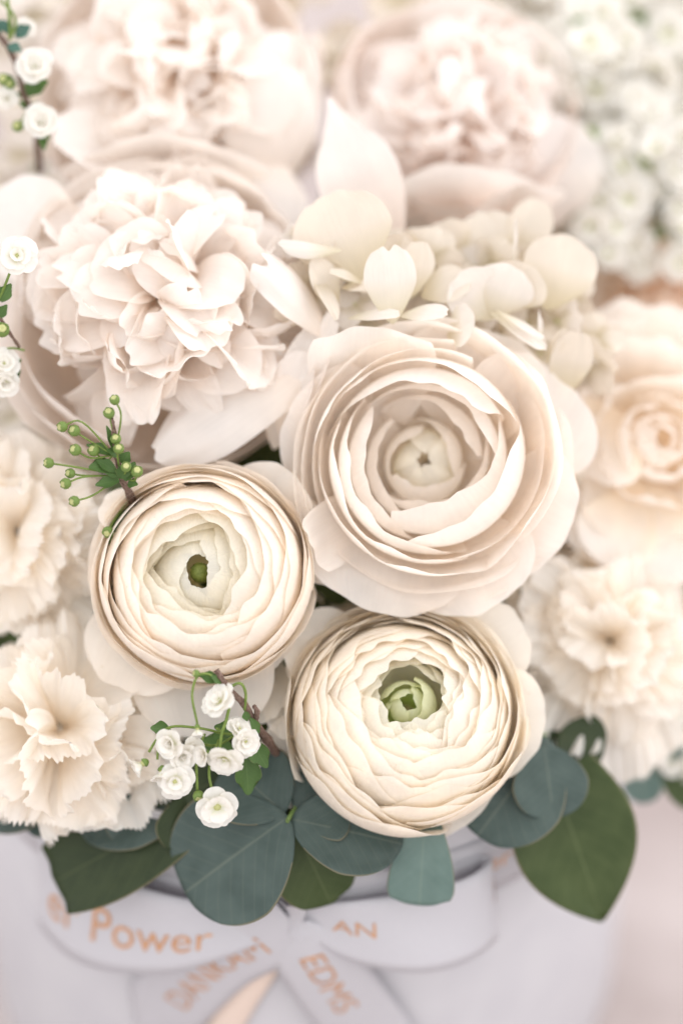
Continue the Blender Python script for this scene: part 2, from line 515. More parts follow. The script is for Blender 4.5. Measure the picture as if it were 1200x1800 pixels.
# 1: large blush ranunculus
LA = [  # a, th1, n, half, spiral, drop, wave, rag, flare, zoff, mat
    (.30, 134, 3, 78, .12, 12, .02, 3, 0, -.36, None),
    (.46, 128, 3, 76, .10, 12, .02, 3, 0, -.24, None),
    (.58, 128, 3, 76, .07, 13, .02, 3, 0, -.13, None),
    (.68, 127, 3, 76, .06, 16, .02, 4, .01, -.06, None),
    (.76, 121, 3, 74, .06, 17, .022, 4, .02, -.02, None),
    (.84, 113, 3, 72, .06, 17, .025, 5, .03, 0, None),
    (.91, 104, 3, 70, .06, 16, .03, 5, .04, 0, None),
    (.97, 99, 3, 66, .06, 15, .03, 5, .05, 0, None),
    (1.02, 93, 4, 56, .05, 14, .03, 4, .05, 0, None),
]
def heart1(o, r, Rm):
    for i in range(5):
        P = cup(r, .24 * Rm, 60, 170, i * 72, 50, spiral=.10, drop=14, wave=.03, rag=2, zs=.7, zoff=-.42 * Rm, tilt=3, nu=15, nv=11)
        link('petal', grid(P + np.array([-.08, .05, 0]) * Rm), 'ran_inner', o)
R1 = ranunculus('ranunculus', 'largest blush white ranunculus with an open cream cup and no green heart', (754, 806, -110), (-.17, .16, 1), 242, LA, 11, 'ran_big', heart1, 6, (-38, 34), (-.12, .07), skew=-11)

# 2: ivory ranunculus with a green eye
LB = [
    (.46, 149, 3, 80, .07, 16, .015, 3, 0, -.06, 'ran_inner'),
    (.54, 145, 3, 80, .06, 16, .015, 3, 0, -.05, 'ran_inner'),
    (.62, 141, 3, 78, .06, 16, .015, 3, 0, -.03, 'ran_inner'),
    (.68, 138, 4, 74, .05, 15, .012, 3, 0, -.01, None),
    (.73, 136, 4, 74, .04, 15, .010, 3, .005, 0, None),
    (.77, 131, 4, 70, .04, 15, .010, 3, .01, 0, None),
    (.81, 126, 4, 68, .04, 15, .012, 3, .01, 0, None),
    (.845, 121, 4, 68, .04, 14, .012, 3, .01, 0, None),
    (.88, 115, 4, 66, .04, 14, .012, 3, .015, 0, None),
    (.905, 110, 4, 64, .04, 14, .014, 3, .015, 0, None),
    (.925, 106, 4, 62, .04, 14, .016, 3, .02, 0, None),
    (.945, 102, 4, 62, .04, 14, .018, 3, .02, 0, None),
    (.965, 98, 4, 60, .04, 14, .02, 3, .03, 0, None),
]
R2 = ranunculus('ranunculus', 'ivory ranunculus with a small dark green eye above the white sprig', (356, 1010, -92), (-.08, .14, 1), 207, LB, 23, 'ran_cream', lambda o, r, Rm: heart_bud(o, r, Rm, rad=.40, z=-.05), 4)

# 3: creamy ranunculus, many thin layers round a pale green heart
LC = [(.40, 138, 4, 70, .06, 14, .04, 4, 0, .14, 'ran_inner'), (.50, 143, 4, 66, .05, 13, .03, 4, 0, .06, 'ran_inner'), (.57, 146, 4, 64, .04, 13, .025, 4, .01, .02, 'ran_inner')]
for i in range(17):
    t = i / 16
    LC.append((.62 + .36 * t ** .85, 149 - 51 * t ** 1.1, 5, 52, .035, 13, .014, 4.5, .015 + .01 * t, 0, None))
def heart3(o, r, Rm):
    for i in range(4):
        P = cup(r, .25 * Rm * (1 - .13 * i), 30, 150 - 2 * i, i * 100, 75, spiral=.12, drop=18, wave=.05, rag=3, zoff=.16 * Rm, tilt=8, nu=15, nv=11)
        link('petal', grid(P), 'ran_heart', o)
    for i in range(4):
        P = cup(r, .15 * Rm, 40, 168 - 6 * i, i * 95 + 20, 62, spiral=.10, drop=14, wave=.05, rag=3, zoff=.20 * Rm, tilt=10, nu=13, nv=9)
        link('petal', grid(P), 'ran_heart', o)
R3 = ranunculus('ranunculus', 'cream ranunculus of many thin layers round a pale green heart above the eucalyptus', (712, 1258, -125), (.10, .48, 1), 219, LC, 31, 'ran_green', heart3, 4)

# peonies
def peony(label, pos, face, R, seed, mat, guards, n_in, ball=.80, flat=.85, guard_mat='peony_guard'):
    r = random.Random(seed)
    loc, z = cam(*pos), cdir(*face)
    o = thing('peony', label, 'flower', loc, z, 0, 'peony blooms')
    Rm = R * S
    for (phi, half, a, th1, drop) in guards:
        P = cup(r, a * Rm, 10, th1, phi, half, spiral=.03, drop=drop, wave=.035, rag=2.5, flare=.02, zoff=-.05 * Rm, tilt=3, nu=33, nv=19)
        link('guard_petal', grid(P), guard_mat, o)
    for i in range(n_in):
        ct = 1 - (i + .5) / n_in * 1.12
        al = math.acos(max(-1, min(1, ct)))
        az = i * 2.39996 + r.uniform(-.3, .3)
        al += r.uniform(-.08, .08)
        d = np.array([math.sin(al) * math.cos(az), math.sin(al) * math.sin(az), math.cos(al)])
        outw = np.array([math.cos(al) * math.cos(az), math.cos(al) * math.sin(az), -math.sin(al)])   # away from pole
        azd = np.array([-math.sin(az), math.cos(az), 0])
        roll = r.gauss(0, .55)
        nrm = -outw * math.cos(roll) + azd * math.sin(roll)     # inner face looks at the pole
        br = ball * Rm * r.uniform(.82, 1.06)
        b0 = .30
        base = d * br * b0 * np.array([1, 1, flat]) - np.array([0, 0, .06 * Rm])
        tip = d * br * np.array([1, 1, flat])
        L = np.linalg.norm(tip - base) * r.uniform(1.0, 1.2)
        W = Rm * r.uniform(.15, .31)
        mid_ = max(0, 1 - al / 1.5)
        bend = (r.uniform(15, 80) + 55 * mid_) if r.random() < .62 else -(r.uniform(10, 80) + 50 * mid_)
        P = fan(r, base, tip - base, nrm, L, W, bend=bend, cupd=r.uniform(.05, .55), disc=True, b=.45, c=.6, d=.42, tr=r.uniform(.15, .32), notch=r.choice((0, 0, 0, .05, .12)),
                ruf=r.uniform(.02, .07), lobes=r.uniform(.01, .035), nu=17, nv=12, bp=1.8, twist=r.uniform(-18, 18), ncyc=2.2)
        link('petal', grid(P), mat, o)
    stem_for(o, loc, z, Rm)
    return o

G3 = [(100, 60, 1.06, 108, 16), (40, 50, 1.05, 104, 16), (160, 52, 1.06, 104, 16), (210, 50, 1.1, 92, 16), (330, 48, 1.12, 84, 14), (-20, 40, 1.02, 100, 16), (265, 60, 1.20, 82, 12), (230, 55, 1.30, 80, 12), (300, 50, 1.26, 78, 14), (205, 50, 1.2, 86, 12), (130, 50, 1.13, 98, 16), (70, 50, 1.12, 98, 16)]
P3 = peony('fully open blush peony with a ruffled ball of small petals, in sharpest focus', (288, 530, -245), (.0, .42, 1), 252, 5, 'peony', G3, 145, ball=.99)
G1 = [(100, 60, 1.05, 105, 16), (30, 50, 1.05, 104, 16), (-20, 46, 1.1, 100, 14), (160, 52, 1.06, 98, 16), (210, 50, 1.1, 88, 16), (330, 48, 1.1, 92, 14), (265, 62, 1.12, 86, 10), (300, 50, 1.1, 84, 14), (5, 44, 1.02, 112, 14)]
P1 = peony('wide blush peony with a scalloped front petal behind the sharp ruffled peony', (310, 150, -520), (.0, .25, 1), 255, 7, 'peony', G1, 110, ball=.9)
G2 = [(100, 60, 1.05, 108, 16), (30, 50, 1.05, 104, 16), (-20, 46, 1.02, 104, 14), (160, 52, 1.06, 112, 16), (200, 58, 1.04, 116, 14), (330, 48, 1.0, 104, 14), (262, 60, 1.03, 108, 12), (300, 50, 1.02, 102, 14), (180, 50, 1.1, 108, 14), (230, 52, 1.09, 106, 14)]
P2 = peony('soft pale pink rounded peony with a closed petal cup beside the white sprays', (800, 205, -600), (.12, .28, 1), 228, 9, 'peony_pink', G2, 100, ball=.9, guard_mat='peony_pink')

# rose
def rose(label, pos, face, R, seed, layers, mat):
    r = random.Random(seed)
    loc, z = cam(*pos), cdir(*face)
    o = thing('rose', label, 'flower', loc, z, 0, 'garden roses')
    Rm = R * S
    ph = 30
    for (a, th1, n, half, flare, zo) in layers:
        for i in range(n):
            ph += 360 / n + r.uniform(-12, 12)
            P = cup(r, a * Rm, 14, th1 + r.uniform(-4, 4), ph, half, spiral=.09, drop=14, wave=.085, rag=4, flare=flare, zoff=zo * Rm, tilt=4, freq=5.5, nu=35)
            link('petal', grid(P), mat, o)
        ph += 70
    stem_for(o, loc, z, Rm)
    return o
LR = [(.16, 150, 2, 100, 0, .02), (.24, 138, 3, 75, 0, 0), (.36, 124, 3, 72, .03, 0), (.54, 110, 3, 68, .10, 0), (.74, 97, 3, 64, .18, 0), (.92, 86, 4, 56, .2, 0), (1.04, 78, 4, 54, .2, 0)]
ROSE = rose('large cream garden rose with frilled rims beside the largest ranunculus', (1158, 775, -400), (.12, .12, 1), 225, 3, LR, 'rose')
ROSE2 = rose('peach tinted rose half hidden between the frilled cream rose and the white sprays', (1185, 520, -720), (.2, .3, 1), 150, 4, LR, 'rose_peach')

# carnations
def carnation(label, pos, face, R, seed, n=32, mat='carnation', serr=.07):
    r = random.Random(seed)
    loc, z = cam(*pos), cdir(*face)
    o = thing('carnation', label, 'flower', loc, z, 0, 'carnations')
    Rm = R * S
    for i in range(n):
        ct = 1 - (i + .5) / n * 1.2
        al = math.acos(max(-1, ct)) + r.uniform(-.1, .1)
        az = i * 2.39996 + r.uniform(-.4, .4)
        d = np.array([math.sin(al) * math.cos(az), math.sin(al) * math.sin(az), math.cos(al)])
        outw = np.array([math.cos(al) * math.cos(az), math.cos(al) * math.sin(az), -math.sin(al)])
        azd = np.array([-math.sin(az), math.cos(az), 0])
        roll = r.gauss(0, .8)
        nrm = -outw * math.cos(roll) + azd * math.sin(roll)
        br = Rm * r.uniform(.8, 1.04)
        base = d * br * .12 - np.array([0, 0, .12 * Rm])
        tip = d * br * np.array([1, 1, .75])
        L = np.linalg.norm(tip - base)
        P = fan(r, base, tip - base, nrm, L, Rm * r.uniform(.36, .56), bend=r.uniform(0, 75), cupd=r.uniform(-.1, .3), b=.15, c=.9, d=.05, tr=.25, ruf=.09, serr=serr,
                nu=41, nv=14, bp=1.8, ncyc=6.5, twist=r.uniform(-20, 20))
        link('petal', grid(P), mat, o)
    stem_for(o, loc, z, Rm)
    return o
C1 = carnation('frilled cream carnation with fringed petals hanging over the eucalyptus', (100, 1285, -205), (-.1, .05, 1), 222, 41)
C2 = carnation('frilled cream carnation half out of view below the green bud sprig', (30, 935, -280), (-.15, .2, 1), 195, 42)
C3 = carnation('soft round carnation between the garden rose and the layered cream ranunculus', (1075, 1130, -370), (.1, .1, 1), 190, 43, serr=.03)

# ---------------------------------------------------------------- loose outer petals of the front blooms
rp = random.Random(77)
def loose(o, mat, rows, name='petal'):
    for (b, t, hw, face, kw) in rows:
        k = dict(bend=25, cupd=.12, b=.6, c=.58, d=.25, tr=.25, ruf=.025, lobes=.02, nu=25, nv=20)
        k.update(kw)
        if 'serr' not in k and k['tr'] > .07 and k['d'] < .6:
            k['disc'] = True
            hw *= .98 if mat.startswith('hyd') else 1.1
        wpetal(o, name, rp, mat, b, t, hw, face, **k)

loose(R1, 'ran_big', [
    ((650, 740, -230), (655, 553, -103), 118, (0, .1, 1), dict(bend=-25, tr=.06, d=.1, c=.7)),
    ((790, 760, -240), (860, 592, -138), 130, (.3, .4, 1), dict(bend=35)),
    ((850, 810, -230), (995, 680, -148), 130, (.6, .3, 1), dict(bend=40)),
    ((660, 890, -200), (523, 970, -90), 60, (-.1, -.2, 1), dict(bend=-25, tr=.05, d=.12)),
    ((690, 900, -210), (660, 1064, -88), 135, (0, -.4, 1), dict(bend=15, tr=.2)),
    ((790, 900, -210), (850, 1062, -103), 115, (.1, -.5, 1), dict(bend=20)),
    ((620, 890, -240), (550, 1020, -128), 70, (-.2, -.2, 1), dict(bend=5)),
    ((850, 860, -220), (990, 930, -113), 115, (.3, -.3, 1), dict(bend=20)),
    ((650, 780, -230), (522, 720, -118), 110, (-.4, .1, 1), dict(bend=20)),
])
loose(R2, 'ran_cream', [
    ((400, 970, -200), (520, 846, -103), 84, (.1, .2, 1), dict(bend=10, cupd=.06, tr=.10, d=.15)),
    ((430, 960, -230), (562, 925, -118), 74, (.2, .1, 1), dict(bend=20)),
    ((330, 930, -190), (186, 893, -73), 50, (-.1, .3, 1), dict(bend=20, tr=.3)),
    ((330, 940, -190), (300, 826, -78), 70, (-.1, .3, 1), dict(bend=-30, cupd=.3)),
    ((340, 1060, -190), (370, 1288, -93), 120, (0, -.3, 1), dict(bend=18, tr=.35)),
    ((300, 1050, -190), (205, 1200, -98), 95, (-.3, -.3, 1), dict(bend=20)),
    ((400, 1060, -190), (455, 1180, -108), 90, (.2, -.3, 1), dict(bend=20)),
])
loose(R3, 'ran_green', [
    ((640, 1260, -210), (468, 1385, -122), 84, (-.1, -.1, 1), dict(bend=4)),
    ((820, 1250, -220), (940, 1290, -118), 95, (.3, -.1, 1), dict(bend=25)),
    ((640, 1180, -220), (520, 1120, -118), 75, (-.2, .3, 1), dict(bend=20)),
    ((600, 1180, -220), (515, 1165, -128), 60, (-.2, .3, 1), dict(bend=20)),
    ((525, 1160, -230), (502, 1290, -118), 48, (-.1, -.1, 1), dict(bend=12, cupd=.2)),
    ((480, 1150, -240), (458, 1262, -128), 46, (-.2, -.1, 1), dict(bend=12, cupd=.2)),
    ((800, 1170, -230), (905, 1095, -148), 80, (.3, .3, 1), dict(bend=25)),
    ((760, 1350, -220), (830, 1425, -120), 100, (.3, -.3, 1), dict(bend=25)),
    ((660, 1350, -220), (610, 1425, -120), 100, (-.2, -.3, 1), dict(bend=25)),
])
loose(P3, 'peony_guard', [
    ((530, 640, -170), (268, 792, -95), 70, (.15, .35, 1), dict(bend=22, cupd=-.3, tr=.06, c=.62, d=.55, b=.7, ruf=.02)),
    ((500, 800, -210), (562, 560, -110), 44, (-.4, .2, 1), dict(bend=25, cupd=.7, ruf=.04)),
    ((480, 790, -220), (528, 625, -120), 44, (-.2, .2, 1), dict(bend=25, cupd=.5, ruf=.03)),
    ((580, 600, -170), (500, 436, -60), 46, (.5, .5, .8), dict(bend=40, cupd=-.4, lobes=.10, ruf=.06)),
    ((170, 450, -300), (-30, 370, -300), 95, (-.3, -.1, 1), dict(bend=25)),
], 'guard_petal')
loose(P1, 'peony_guard', [
    ((300, 260, -500), (70, 275, -360), 70, (-.1, .3, 1), dict(bend=-30, lobes=.04, cupd=.25)),
    ((300, 330, -500), (290, 215, -330), 190, (0, -.2, 1), dict(bend=-20, lobes=.05, tr=.1, cupd=.2)),
    ((470, 360, -480), (500, 120, -360), 95, (.4, .2, 1), dict(bend=30, cupd=-.25)),
    ((480, 330, -480), (530, 50, -420), 80, (.5, .3, 1), dict(bend=30, cupd=-.25)),
    ((470, 260, -470), (460, 395, -360), 85, (.1, -.3, 1), dict(bend=25, cupd=-.2)),
], 'guard_petal')
loose(P2, 'peony_pink', [
    ((670, 420, -320), (580, 175, -260), 80, (-.1, .2, 1), dict(bend=12, tr=.2, c=.45, d=.72, cupd=.2)),
    ((720, 400, -560), (660, 60, -480), 130, (-.4, .2, 1), dict(bend=35, cupd=-.2)),
    ((800, 400, -560), (800, 250, -380), 150, (0, -.3, 1), dict(bend=-30, cupd=.2)),
    ((930, 420, -600), (1010, 210, -520), 90, (.4, .1, 1), dict(bend=25)),
    ((900, 400, -560), (900, 300, -420), 90, (.2, -.3, 1), dict(bend=-30, cupd=.2)),
], 'guard_petal')
CK = dict(b=.2, c=.9, d=.05, tr=.2, ruf=.07, serr=.06, nu=51, ncyc=7)
loose(C1, 'carnation', [
    ((170, 1270, -260), (230, 1442, -120), 110, (.2, -.2, 1), dict(bend=15, **CK)),
    ((120, 1280, -240), (70, 1440, -100), 130, (-.1, -.3, 1), dict(bend=20, **CK)),
    ((180, 1230, -260), (290, 1340, -140), 110, (.3, -.1, 1), dict(bend=15, **CK)),
])
loose(C2, 'carnation', [
    ((60, 960, -340), (180, 960, -220), 80, (.3, .1, 1), dict(bend=15, **CK)),
    ((50, 1000, -340), (150, 1080, -220), 100, (.2, -.1, 1), dict(bend=15, **CK)),
    ((40, 1000, -340), (20, 1100, -220), 120, (.1, -.2, 1), dict(bend=15, **CK)),
])
loose(C3, 'carnation', [
    ((1040, 1180, -400), (985, 1308, -250), 80, (-.2, -.2, 1), dict(bend=20, **CK)),
    ((1090, 1200, -420), (1100, 1365, -330), 80, (0, -.3, 1), dict(bend=20, **CK)),
    ((1120, 1200, -440), (1160, 1340, -380), 70, (.2, -.3, 1), dict(bend=20, **CK)),
    ((1020, 1080, -400), (935, 1020, -270), 70, (-.3, .2, 1), dict(bend=15, **CK)),
    ((1020, 1120, -400), (925, 1130, -260), 70, (-.3, .1, 1), dict(bend=15, **CK)),
])
loose(ROSE, 'rose', [
    ((1120, 830, -420), (1010, 950, -330), 120, (-.3, -.3, 1), dict(bend=25)),
    ((1150, 850, -420), (1130, 1010, -330), 130, (0, -.4, 1), dict(bend=25)),
    ((1100, 730, -420), (1000, 800, -360), 110, (-.5, 0, 1), dict(bend=25)),
], 'petal')

# ---------------------------------------------------------------- hydrangeas
def floret(o, r, pos, face, R, mat, n=4, cupd=.12, bend=15):
    c, z = cam(*pos), cdir(*face)
    x = np.cross(z, [.3, .5, .8]); x /= np.linalg.norm(x); y = np.cross(z, x)
    ce = lathe([(.0001, -.08), (.05, -.05), (.07, 0), (.05, .05), (.0001, .07)], 10)
    mloc = to_local(o, c[None])[0]
    ce.transform(Matrix.Translation(Vector(mloc)) @ Matrix.Scale(R * S, 4))
    f = link('floret', ce, 'bud_yellow', o)
    a0 = r.uniform(0, 6.28)
    for i in range(n):
        a = a0 + i * 2 * math.pi / n + r.uniform(-.15, .15)
        ax = x * math.cos(a) + y * math.sin(a) + z * r.uniform(.05, .4)
        P = fan(r, c, ax, z, R * S * r.uniform(.9, 1.1), R * S * r.uniform(.52, .74), bend=bend + r.uniform(-30, 45), cupd=cupd + r.uniform(-.2, .25), disc=True, b=.4, c=.56,
                ruf=.07, lobes=.03, notch=r.choice((0, 0, .06)), nu=15, nv=13)
        link('sepal', grid(to_local(o, P)), mat, f)
    return f

rh = random.Random(5)
HY = thing('hydrangea', 'cream white hydrangea head filling the space between the peonies and the largest ranunculus', 'flower', cam(760, 500, -330), cdir(.1, .3, 1), 0, 'hydrangea heads')
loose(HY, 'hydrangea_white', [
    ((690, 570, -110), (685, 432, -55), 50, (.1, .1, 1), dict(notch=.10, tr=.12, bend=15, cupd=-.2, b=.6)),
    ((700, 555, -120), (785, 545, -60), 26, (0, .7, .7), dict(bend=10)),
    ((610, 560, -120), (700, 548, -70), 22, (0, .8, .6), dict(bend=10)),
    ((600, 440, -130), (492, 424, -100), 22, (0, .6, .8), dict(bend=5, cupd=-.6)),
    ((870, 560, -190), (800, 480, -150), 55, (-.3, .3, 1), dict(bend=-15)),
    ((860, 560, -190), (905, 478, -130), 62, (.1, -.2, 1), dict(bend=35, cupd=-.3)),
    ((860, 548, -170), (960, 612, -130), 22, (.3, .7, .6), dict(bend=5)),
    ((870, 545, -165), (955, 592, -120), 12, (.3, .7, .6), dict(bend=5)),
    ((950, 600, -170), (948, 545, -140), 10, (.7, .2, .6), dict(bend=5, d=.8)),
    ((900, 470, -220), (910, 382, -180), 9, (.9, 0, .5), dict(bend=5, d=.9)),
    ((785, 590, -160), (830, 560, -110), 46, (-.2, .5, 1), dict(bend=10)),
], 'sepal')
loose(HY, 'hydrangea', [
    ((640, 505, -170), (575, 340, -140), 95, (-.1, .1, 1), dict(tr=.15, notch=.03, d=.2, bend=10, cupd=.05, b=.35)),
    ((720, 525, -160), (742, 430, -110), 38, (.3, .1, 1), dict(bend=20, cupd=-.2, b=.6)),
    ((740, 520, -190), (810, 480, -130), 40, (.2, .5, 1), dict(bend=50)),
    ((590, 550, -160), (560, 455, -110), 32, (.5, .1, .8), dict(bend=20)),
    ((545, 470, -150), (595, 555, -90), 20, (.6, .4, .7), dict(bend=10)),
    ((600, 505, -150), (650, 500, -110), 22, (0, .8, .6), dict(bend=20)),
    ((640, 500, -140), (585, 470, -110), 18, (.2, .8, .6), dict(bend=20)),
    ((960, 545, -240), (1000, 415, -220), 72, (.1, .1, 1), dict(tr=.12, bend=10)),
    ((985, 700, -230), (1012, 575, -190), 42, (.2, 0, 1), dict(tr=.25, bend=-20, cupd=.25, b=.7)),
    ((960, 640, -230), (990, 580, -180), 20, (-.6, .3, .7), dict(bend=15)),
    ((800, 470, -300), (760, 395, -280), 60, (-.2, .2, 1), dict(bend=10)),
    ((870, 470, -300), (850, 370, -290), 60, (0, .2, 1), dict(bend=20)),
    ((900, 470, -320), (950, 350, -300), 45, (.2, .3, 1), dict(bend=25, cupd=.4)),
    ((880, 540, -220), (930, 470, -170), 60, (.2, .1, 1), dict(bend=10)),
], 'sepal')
for i in range(44):
    t = i / 43
    px, py = 520 + 520 * t + rh.uniform(-20, 20), 470 + rh.uniform(-70, 90) + 80 * t
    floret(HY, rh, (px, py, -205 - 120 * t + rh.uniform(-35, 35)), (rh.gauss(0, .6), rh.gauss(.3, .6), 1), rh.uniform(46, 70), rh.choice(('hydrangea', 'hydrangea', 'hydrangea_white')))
stem_for(HY, cam(760, 500, -380), cdir(.1, .3, 1), .02)
HB = thing('hydrangea', 'pale hydrangea head tucked deep below the three ranunculus', 'flower', cam(560, 1060, -330), cdir(0, 0, 1), 0, 'hydrangea heads')
for i in range(46):
    px, py = rh.uniform(420, 1020), rh.uniform(800, 1300)
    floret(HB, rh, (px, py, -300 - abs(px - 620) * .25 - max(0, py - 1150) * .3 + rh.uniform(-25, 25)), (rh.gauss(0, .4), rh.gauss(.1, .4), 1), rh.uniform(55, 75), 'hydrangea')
stem_for(HB, cam(560, 1060, -380), cdir(0, .1, 1), .02)
HT = thing('hydrangea', 'yellowish hydrangea far behind the gap between the two soft peonies', 'flower', cam(560, 20, -800), cdir(0, .3, 1), 0, 'hydrangea heads')
for i in range(34):
    px, py = rh.uniform(430, 1000), rh.uniform(-60, 300)
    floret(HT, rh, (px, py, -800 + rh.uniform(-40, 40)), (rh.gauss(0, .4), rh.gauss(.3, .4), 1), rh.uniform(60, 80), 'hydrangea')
stem_for(HT, cam(600, 100, -840), cdir(0, .1, 1), .02)
HL = thing('hydrangea', 'white hydrangea behind the wide peony and the brown stemmed sprig', 'flower', cam(20, 250, -700), cdir(-.2, .3, 1), 0, 'hydrangea heads')
for i in range(44):
    px, py = rh.uniform(-80, 120), rh.uniform(-40, 820)
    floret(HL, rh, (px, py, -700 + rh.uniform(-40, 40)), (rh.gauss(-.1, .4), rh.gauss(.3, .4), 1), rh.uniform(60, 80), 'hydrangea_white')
stem_for(HL, cam(40, 250, -740), cdir(0, .1, 1), .02)
HS = thing('hydrangea', 'white hydrangea showing through the white sprays beside the pink rounded peony', 'flower', cam(1080, 250, -880), cdir(.2, .3, 1), 0, 'hydrangea heads')
for i in range(44):
    px, py = rh.uniform(930, 1240), rh.uniform(-40, 560)
    floret(HS, rh, (px, py, -880 + rh.uniform(-40, 40)), (rh.gauss(.1, .4), rh.gauss(.3, .4), 1), rh.uniform(60, 80), 'hydrangea_white')
stem_for(HS, cam(1080, 250, -900), cdir(0, .1, 1), .02)
HR = thing('hydrangea', 'cream hydrangea between the frilled rose and the soft round carnation', 'flower', cam(1120, 950, -520), cdir(.2, 0, 1), 0, 'hydrangea heads')
for i in range(26):
    px, py = rh.uniform(960, 1260), rh.uniform(560, 1330)
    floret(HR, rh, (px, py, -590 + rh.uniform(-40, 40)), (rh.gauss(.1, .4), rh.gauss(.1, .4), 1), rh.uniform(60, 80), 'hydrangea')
stem_for(HR, cam(1100, 950, -600), cdir(.1, .1, 1), .02)

# ---------------------------------------------------------------- sprigs of small white double flowers
def _petal_small():
    r = random.Random(8)
    out = []
    for i in range(4):
        P = fan(r, (0.10, 0, 0), (1, 0, .25), (-.25, 0, 1), .95, .56, bend=35, cupd=.2, disc=True, b=.4, c=.58, ruf=.06, nu=11, nv=9)
        out.append(grid(P, 'small_petal'))
    return out
SMALL = _petal_small()
CENTRE = lathe([(.0001, -.22), (.12, -.2), (.2, -.08), (.22, .05), (.15, .16), (.0001, .2)], 10)
CALYX = lathe([(.0001, -.45), (.14, -.44), (.3, -.25), (.36, -.05), (.28, -.02), (.0001, -.1)], 10)
BUDM = grid(np.stack([np.stack([rr * np.cos(np.linspace(0, 2 * np.pi, 20, endpoint=False)), rr * np.sin(np.linspace(0, 2 * np.pi, 20, endpoint=False)),
        zz + .14 * (rr > .4) * (zz > 0) * np.cos(5 * np.linspace(0, 2 * np.pi, 20, endpoint=False))], -1) for rr, zz in
        [(.001, -1), (.35, -.95), (.75, -.65), (.98, -.1), (.96, .3), (.78, .62), (.66, .72), (.62, .55), (.3, .4), (.001, .35)]]), 'bud', closed=True)
BUDIN = lathe([(.0001, .35), (.5, .45), (.62, .58), (.45, .72), (.2, .76), (.08, .66), (.0001, .62)], 14)

def frame(z, c, R, o):
    z = Vector(z).normalized()
    x = Vector((.37, .61, .29)).cross(z).normalized()
    y = z.cross(x)
    mw = Matrix.Translation(Vector(c)) @ Matrix((x, y, z)).transposed().to_4x4() @ Matrix.Scale(R, 4)
    return Matrix([list(q) for q in inv(o)]) @ mw

def blossom(o, r, pos, face, R, rings=(5, 5, 4), calyx=True, closed=0.0):
    R *= r.uniform(.98, 1.2)
    closed += r.uniform(-6, 12)
    f = link('blossom', CENTRE, 'bud_yellow', o, frame(cdir(*face), cam(*pos), R * S, o))
    for k, n in enumerate(rings):
        for i in range(n):
            tilt = [8, 32, 56][k] + closed + r.uniform(-8, 8)
            mm = Matrix.Rotation((i + .4 * k) * 2 * math.pi / n + r.uniform(-.15, .15), 4, 'Z') @ Matrix.Rotation(-math.radians(tilt), 4, 'Y') @ Matrix.Scale([1, .82, .55][k] * r.uniform(.92, 1.08), 4)
            link('petal', r.choice(SMALL), 'white', f, mm)
    if calyx:
        link('calyx', CALYX, 'bud_green', f)
    return f

def bud(o, pos, face, R):
    b_ = link('bud', BUDM, 'bud_green', o, frame(cdir(*face), cam(*pos), R * S, o))
    link('bud_tip', BUDIN, 'bud_yellow', b_)
    return b_

def stalk(o, pts, w=2.0, mat='stalk', name='stalk', jit=0, w2=None, r=None):
    P = np.array([cam(*p) for p in pts])
    rad = (w * S, (w2 or w) * S)
    return link(name, tube(to_local(o, P), rad, 7, r, jit), mat, o)

def sprig_leaf(o, r, b, t, hw, face, mat='sprig_leaf'):
    return wpetal(o, 'leaf', r, mat, b, t, hw, face, bend=r.uniform(10, 35), cupd=.3, b=.2, c=.6, d=.45, tr=.3, ruf=.01, nu=11, nv=9)

rs = random.Random(19)
SG = 'sprigs of small white flowers'
# in front of the ivory ranunculus
s1 = thing('flowering_sprig', 'sprig of small white double flowers on a brown twig hanging below the ivory ranunculus', 'sprig', cam(480, 1315, -120), None, 0, SG)
stalk(s1, [(500, 1345, -190), (470, 1300, -90), (447, 1268, -20), (428, 1236, 15), (405, 1215, 30), (388, 1190, 36), (380, 1178, 38)], 9, 'bark', 'twig', .22, 5, rs)
stalk(s1, [(447, 1268, -15), (452, 1252, 0), (446, 1240, 6)], 6, 'bark', 'twig', .2, 4, rs)
stalk(s1, [(385, 1195, 36), (362, 1184, 44), (345, 1192, 48), (338, 1225, 46), (347, 1272, 40)], 2.2)
stalk(s1, [(396, 1222, 26), (410, 1205, 34), (424, 1202, 34), (432, 1220, 28), (430, 1248, 14)], 2.6)
stalk(s1, [(405, 1235, 20), (398, 1265, 22), (390, 1290, 24), (386, 1320, 24)], 3)
stalk(s1, [(395, 1290, -20), (350, 1280, 0), (300, 1278, 10), (276, 1300, 14), (262, 1322, 14)], 2.4)
stalk(s1, [(300, 1278, 10), (280, 1300, 12), (277, 1335, 12)], 2.2)
stalk(s1, [(360, 1290, -10), (346, 1330, 4), (347, 1388, 8)], 2.6)
stalk(s1, [(385, 1300, -20), (368, 1350, 0), (372, 1385, 4), (380, 1402, 4)], 2.6)
stalk(s1, [(440, 1270, -15), (420, 1285, 0), (400, 1290, 0), (380, 1280, -5)], 2.4)
stalk(s1, [(430, 1280, -15), (380, 1310, -20), (330, 1300, -10)], 2.4)
